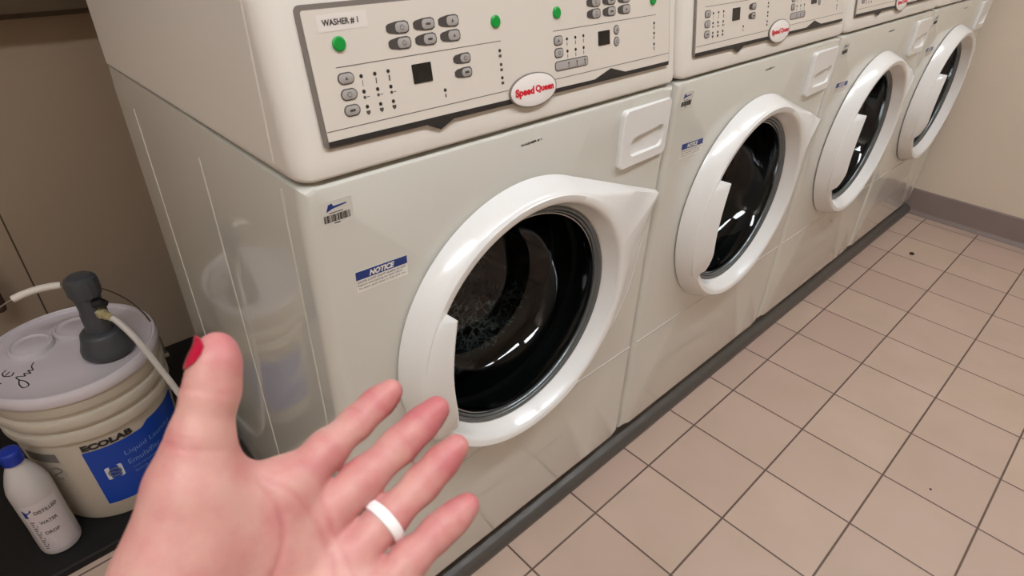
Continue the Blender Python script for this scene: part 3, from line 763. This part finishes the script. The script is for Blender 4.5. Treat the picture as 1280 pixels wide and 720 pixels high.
mb = MB(); mb.prism([(-.009, .140), (-.003, .140), (-.003, .150), (.006, .157), (.006, .162), (-.009, .162)], .0004, .0007, bmap); mb.obj('label_mark', 'navy', bl, smooth=False)

# brown pipe stub on the back wall
mb = MB(); c = Vector((-.300, 1.115, .352))
mb.tube([c+Vector((0, 0, -.040)), c+Vector((0, 0, -.036)), c+Vector((0, 0, -.015)), c+Vector((0, 0, .02)), c+Vector((0, .005, .045)), c+Vector((0, .054, .058))], [.006, .012, .015, .014, .011, .010], 16)
o = mb.obj('pipe_stub', 'brown'); centre(o); tag(o, 'short rusty brown pipe stub on the back wall left of the pail handle', 'pipe')
# crumb on the floor
mb = MB(); mb.lathe([(.003, 0), (.0085, .002), (.0095, .005), (.006, .008), (.001, .009)], (2.396, -.146, 0), 'z', 10)
o = mb.obj('debris_crumb', 'seed'); centre(o); tag(o, 'small dark brown crumb lying on a floor tile near the end wall', 'debris')
mb = MB(); mb.lathe([(.001, 0), (.0028, .001), (.0022, .0022), (.0005, .003)], (1.168, -.577, 0), 'z', 8)
o = mb.obj('debris_crumb', 'seed'); centre(o); tag(o, 'tiny dark speck alone on a floor tile at the lower right', 'debris')

# ---------------------------------------------------------------- the hand
F = 758.155
def cp_(u, v, z): return np.array([(u-640)*z/F, (v-360)*z/F, z])      # metric: right, down, forward of the phone
ZK = .94
def seg(u0, v0, z0, r0, u1, v1, z1, r1): return (cp_(u0, v0, z0*ZK), cp_(u1, v1, z1*ZK), r0, r1)
fing = {
 'index': [(374, 597, .264, .0108), (408, 563, .275, .0093), (446, 528, .290, .0082), (470, 505, .297, .0078), (488, 489, .300, .0068)],
 'middle': [(410, 642, .266, .0112), (455, 598, .278, .0098), (500, 556, .292, .0091), (526, 531, .298, .0085), (545, 512, .301, .0076)],
 'ring': [(443, 690, .264, .0108), (484, 648, .275, .0093), (528, 604, .287, .0088), (552, 578, .292, .0081), (570, 559, .295, .0071)],
 'pinky': [(476, 738, .260, .0100), (512, 700, .268, .0087), (548, 664, .277, .0080), (568, 647, .281, .0074), (584, 632, .284, .0066)]}
thumb = [(220, 722, .236, .0180), (241, 606, .238, .0160), (250, 552, .238, .0131), (265, 486, .240, .0113), (270, 452, .241, .0098), (271, 437, .242, .0078)]
palm = [seg(360, 609, .262, .0108, 215, 745, .240, .0155), seg(391, 656, .265, .0106, 245, 790, .243, .0155),
        seg(423, 706, .263, .0102, 270, 830, .244, .0160), seg(456, 752, .258, .0100, 300, 875, .245, .0165),
        seg(248, 620, .240, .0150, 222, 725, .236, .0178), seg(218, 725, .236, .0180, 232, 800, .238, .0180),
        seg(440, 765, .257, .0135, 320, 860, .242, .0180), seg(285, 640, .246, .0130, 342, 618, .256, .0112), seg(260, 680, .242, .0150, 330, 690, .254, .0140),
        seg(225, 790, .240, .0180, 175, 880, .225, .0185), seg(300, 860, .243, .0180, 250, 960, .228, .0185)]
fa = [(np.array([-.145, .150, .205]), np.array([-.205, .250, .165]), .0200, .0290), (np.array([-.122, .165, .208]), np.array([-.175, .262, .170]), .0190, .0280)]
link = [(cp_(175, 880, .225*ZK), fa[0][0], .0185, .0200), (cp_(250, 960, .228*ZK), fa[1][0], .0185, .0190)]
def cone(P3, a, b_, ra, rb):
    ab = b_-a; t = np.clip(((P3-a)@ab)/(ab@ab), 0, 1)
    q = P3-a-t[..., None]*ab
    return np.sqrt((q*q).sum(-1))-(ra+(rb-ra)*t)
def smin(a, b_, k):
    h = np.maximum(k-np.abs(a-b_), 0)/k
    return np.minimum(a, b_)-h*h*k*.25
chains = []
for nm, js in list(fing.items())+[('thumb', thumb)]:
    pj = [(cp_(u, v, z*ZK), r*(.83 if nm == 'thumb' else .86)) for u, v, z, r in js]; chains.append((nm, pj))
vx = .00125
lo = np.array([-.245, .008, .125]); hi = np.array([.0, .292, .302])
nx, ny, nz_ = [int(q) for q in np.ceil((hi-lo)/vx)]
gx, gy, gz = [lo[i]+vx*np.arange(n) for i, n in enumerate((nx, ny, nz_))]
Dg = np.empty((nx, ny, nz_), 'f4')
for i0 in range(0, nx, 20):
    sl = slice(i0, min(i0+20, nx))
    G = np.stack(np.meshgrid(gx[sl], gy, gz, indexing='ij'), -1)
    d = None
    for s_ in palm+fa+link:
        c = cone(G, *s_); d = c if d is None else smin(d, c, .013)
    for nm, pj in chains:
        f_ = None
        for (a, ra), (b_, rb) in zip(pj[:-1], pj[1:]):
            c = cone(G, a, b_, ra, rb); f_ = c if f_ is None else smin(f_, c, .005)
        if nm == 'thumb': d = smin(d, f_, .014)
        else: fs_ = f_ if nm == 'index' else smin(fs_, f_, .0016)
    d = smin(d, fs_, .0055)
    Dg[sl] = d
ins = Dg < 0
# surface nets
c8 = [ins[a:nx-1+a, b_:ny-1+b_, c:nz_-1+c] for a in (0, 1) for b_ in (0, 1) for c in (0, 1)]
sm_ = sum(q.astype('i1') for q in c8); act = (sm_ > 0) & (sm_ < 8)
idx = -np.ones(act.shape, 'i4'); idx[act] = np.arange(act.sum()); cell = np.argwhere(act)
acc = np.zeros((len(cell), 3)); cnt = np.zeros(len(cell))
cor = [(a, b_, c) for a in (0, 1) for b_ in (0, 1) for c in (0, 1)]
for p in cor:
    for q in cor:
        if sum(q)-sum(p) == 1 and sum(abs(q[i]-p[i]) for i in range(3)) == 1:
            A = cell+p; B_ = cell+q
            da_ = Dg[A[:, 0], A[:, 1], A[:, 2]]; db_ = Dg[B_[:, 0], B_[:, 1], B_[:, 2]]
            mk = (da_ < 0) != (db_ < 0); t = np.where(mk, da_/np.where(mk, da_-db_, 1), 0)
            pt_ = A+t[:, None]*(np.array(q)-p); acc[mk] += pt_[mk]; cnt[mk] += 1
V = lo+vx*(acc/cnt[:, None])
faces = []
for ax in range(3):
    o1, o2 = [i for i in range(3) if i != ax]
    s0 = [slice(1, -1)]*3; s0[ax] = slice(0, -1); s1 = list(s0); s1[ax] = slice(1, None)
    ed_ = ins[tuple(s0)] != ins[tuple(s1)]; e = np.argwhere(ed_)
    off = np.array([1, 1, 1]); off[ax] = 0; e = e+off
    w_ = ins[e[:, 0], e[:, 1], e[:, 2]]
    def at_(da1, db1):
        q = e.copy(); q[:, o1] -= da1; q[:, o2] -= db1; return idx[q[:, 0], q[:, 1], q[:, 2]]
    f = np.stack([at_(0, 0), at_(1, 0), at_(1, 1), at_(0, 1)], 1)
    faces.append(f)
Fc = np.concatenate(faces); Fc = Fc[(Fc >= 0).all(1)]
# laplacian smoothing, twice
def nbr_smooth(V, F_, it):
    for _ in range(it):
        s_ = np.zeros_like(V); n_ = np.zeros(len(V))
        for a, b_ in ((0, 1), (1, 2), (2, 3), (3, 0)):
            np.add.at(s_, F_[:, a], V[F_[:, b_]]); np.add.at(s_, F_[:, b_], V[F_[:, a]]); np.add.at(n_, F_[:, a], 1); np.add.at(n_, F_[:, b_], 1)
        V = V*.5+.5*s_/n_[:, None]
    return V
V = nbr_smooth(V, Fc, 2)
# creases pressed in on the palm side
def gradn(Vv):
    g = np.zeros_like(Vv); e_ = .0008
    i_ = np.clip(((Vv-lo)/vx).round().astype(int), 1, np.array(Dg.shape)-2)
    for k in range(3):
        a = i_.copy(); a[:, k] += 1; b_ = i_.copy(); b_[:, k] -= 1
        g[:, k] = Dg[a[:, 0], a[:, 1], a[:, 2]]-Dg[b_[:, 0], b_[:, 1], b_[:, 2]]
    return g/np.maximum(np.linalg.norm(g, axis=1), 1e-9)[:, None]
Nn = gradn(V); facing = np.clip(-Nn[:, 2]*1.6, 0, 1)
disp = np.zeros(len(V)); flush = np.full(len(V), .12)
for nm, pj in chains:
    js = [1, 2, 3] if nm != 'thumb' else [2, 3]
    for j in js:
        a, ra = pj[j]; dirv = pj[min(j+1, len(pj)-1)][0]-pj[j-1][0]; dirv /= np.linalg.norm(dirv)
        q = V-a; s_ = q@dirv; rad = np.linalg.norm(q-s_[:, None]*dirv, axis=1)
        wv = np.exp(-(s_/.0011)**2)*(rad < ra*1.5)*facing
        disp -= wv*(.00055 if j > 1 else .0004)
        disp -= np.exp(-((s_-.0028)/.0010)**2)*(rad < ra*1.5)*facing*.0003
        flush += .22*np.exp(-(s_/.003)**2)*(rad < ra*1.5)
        # soft pads between creases
        mid = (pj[j][0]+pj[j-1][0])/2; qm = V-mid
        disp += .0007*np.exp(-(np.linalg.norm(qm, axis=1)/.010)**2)*facing
    tp_, _ = pj[-1]; flush += .6*np.exp(-(np.linalg.norm(V-tp_, axis=1)/.015)**2)
    mc, _ = pj[0] if nm != 'thumb' else pj[1]
    flush += .35*np.exp(-(np.linalg.norm(V-mc, axis=1)/.013)**2)
    if nm != 'thumb': flush += .12*np.exp(-(np.linalg.norm(V-pj[2][0], axis=1)/.02)**2)
uv = V[:, :2]/V[:, 2:3]*F+np.array([640, 360])
def crease(pts, depth, wd):
    global disp, flush
    ps = catmull([(x, y, 0) for x, y in pts], 10); pp_ = np.array([(p.x, p.y) for p in ps]); dm = np.full(len(V), 1e9)
    for a, b_ in zip(pp_[:-1], pp_[1:]):
        ab = b_-a; t = np.clip(((uv-a)@ab)/(ab@ab), 0, 1); dm = np.minimum(dm, np.linalg.norm(uv-a-t[:, None]*ab, axis=1))
    dm = dm*.25/F
    disp -= depth*np.exp(-(dm/wd)**2)*facing; flush += .26*np.exp(-(dm/(wd*1.4))**2)*facing
crease([(322, 600), (350, 640), (352, 690), (330, 740), (290, 790)], .0009, .0010)
crease([(330, 596), (378, 628), (410, 690), (420, 750)], .0006, .0010)
crease([(402, 600), (410, 650), (436, 705), (450, 745)], .0004, .0010)
V = V+Nn*disp[:, None]
V = nbr_smooth(V, Fc, 1)
# to world space
Rm = np.array(R_); Vw = V@Rm+np.array(C0)
me = bpy.data.meshes.new('hand'); org = np.array(cp_(250, 830, .23)@Rm+np.array(C0))
me.from_pydata((Vw-org).tolist(), [], Fc.tolist())
bm = bmesh.new(); bm.from_mesh(me); bmesh.ops.recalc_face_normals(bm, faces=bm.faces); bm.to_mesh(me); bm.free()
at = me.attributes.new('flush', 'FLOAT', 'POINT'); at.data.foreach_set('value', np.clip(flush, 0, 1).astype('f4'))
me.polygons.foreach_set('use_smooth', [True]*len(me.polygons)); me.materials.append(M['skin'])
hand = bpy.data.objects.new('person_hand', me); COL.objects.link(hand); hand.location = Vector(org.tolist())
tag(hand, "person's open left hand, palm to the viewer, thumb up with crimson nail", 'hand')
def cw(p): return Vector((np.array(p)@Rm+np.array(C0)).tolist())
# fingernails
def nail(pj, out, name, ln=.0125, half=58, fwd=.004):
    tip, prev = pj[-1][0], pj[-3][0]
    dist = [np.linalg.norm(p-tip) for p, _ in pj[::-1]]; rads = [q for _, q in pj[::-1]]
    ax = (tip-prev)/np.linalg.norm(tip-prev); out = out-ax*(out@ax); out /= np.linalg.norm(out); side = np.cross(ax, out)
    mb = MB(); nu, nv = 13, 11; g0 = []; g1 = []
    for j in range(nv):
        s_ = j/(nv-1)
        for i in range(nu):
            t = -1+2*i/(nu-1)
            edge_ = math.sqrt(max(0, 1-t*t*.98))
            b0 = ln*(.12+.78*edge_); sx_ = -b0+s_*(b0+fwd*edge_)
            a = math.radians(half*t)
            dv = out*math.cos(a)+side*math.sin(a); ss = np.linspace(0, .02, 81)
            q = tip+ax*min(sx_, .0015)+dv[None, :]*ss[:, None]; gi_ = np.clip((q-lo)/vx, 0, np.array(Dg.shape)-1.001); g0i = gi_.astype(int); fr3 = gi_-g0i
            dd_ = np.zeros(len(ss))
            for ca in (0, 1):
                for cb in (0, 1):
                    for cc in (0, 1):
                        wt = (fr3[:, 0] if ca else 1-fr3[:, 0])*(fr3[:, 1] if cb else 1-fr3[:, 1])*(fr3[:, 2] if cc else 1-fr3[:, 2])
                        dd_ += wt*Dg[np.minimum(g0i[:, 0]+ca, Dg.shape[0]-1), np.minimum(g0i[:, 1]+cb, Dg.shape[1]-1), np.minimum(g0i[:, 2]+cc, Dg.shape[2]-1)]
            rr = float(ss[np.argmax(dd_ > 0)])+.0001
            p = tip+ax*sx_+dv*rr
            g0.append(cw(p)); g1.append(cw(p+(out*math.cos(a)+side*math.sin(a))*.0006))
    n = nu*nv; f = []
    for j in range(nv-1):
        for i in range(nu-1):
            q = (j*nu+i, j*nu+i+1, (j+1)*nu+i+1, (j+1)*nu+i); f.append(tuple(k+n for k in q)); f.append(q[::-1])
    rim_ = [i for i in range(nu)]+[j*nu+nu-1 for j in range(1, nv)]+[(nv-1)*nu+i for i in range(nu-2, -1, -1)]+[j*nu for j in range(nv-2, 0, -1)]
    for k in range(len(rim_)):
        a, b_ = rim_[k], rim_[(k+1) % len(rim_)]; f.append((a, b_, b_+n, a+n))
    mb.add(g0+g1, f); return mb.obj(name, 'nail', hand, angle=60)
ch = dict(chains)
nail(ch['thumb'], np.array([-.90, -.02, -.52]), 'fingernail', .0088, 54, .0048)
for nm in fing: nail(ch[nm], np.array([.25, .25, 1.]), 'fingernail', .0115, 50, .003)
# ring
pj = ch['ring']; a, b_ = pj[1][0], pj[2][0]; c0 = pj[0][0]+(pj[1][0]-pj[0][0])*.90; axr = (b_-c0)/np.linalg.norm(b_-c0)
e1 = np.cross(axr, [0, 0, 1.]); e1 /= np.linalg.norm(e1); e2 = np.cross(axr, e1)
mb = MB(); rings = []
rr = .0090
for rad, s_ in ((0., -.0026), (.0013, -.0022), (.0019, 0), (.0013, .0022), (0., .0026), (-.0012, .002), (-.0012, -.002)):
    rings.append([cw(c0+axr*s_+(e1*math.cos(2*PI*k/64)+e2*math.sin(2*PI*k/64))*(rr+rad)) for k in range(64)])
rings.append(rings[0]); mb.loft(rings, False, False)
o = mb.obj('finger_ring', 'ring', angle=50); centre(o); tag(o, 'plain white silicone ring worn on the ring finger of the open hand', 'ring')

# ---------------------------------------------------------------- view
scn.view_settings.view_transform = 'Standard'; scn.view_settings.look = 'None'
scn.view_settings.exposure = 0; scn.view_settings.gamma = 1; scn.view_settings.use_curve_mapping = False
scn.cycles.use_denoising = True
scn.cycles.max_bounces = 8; scn.cycles.transparent_max_bounces = 12
scn.cycles.sample_clamp_indirect = 6
bpy.context.view_layer.update()
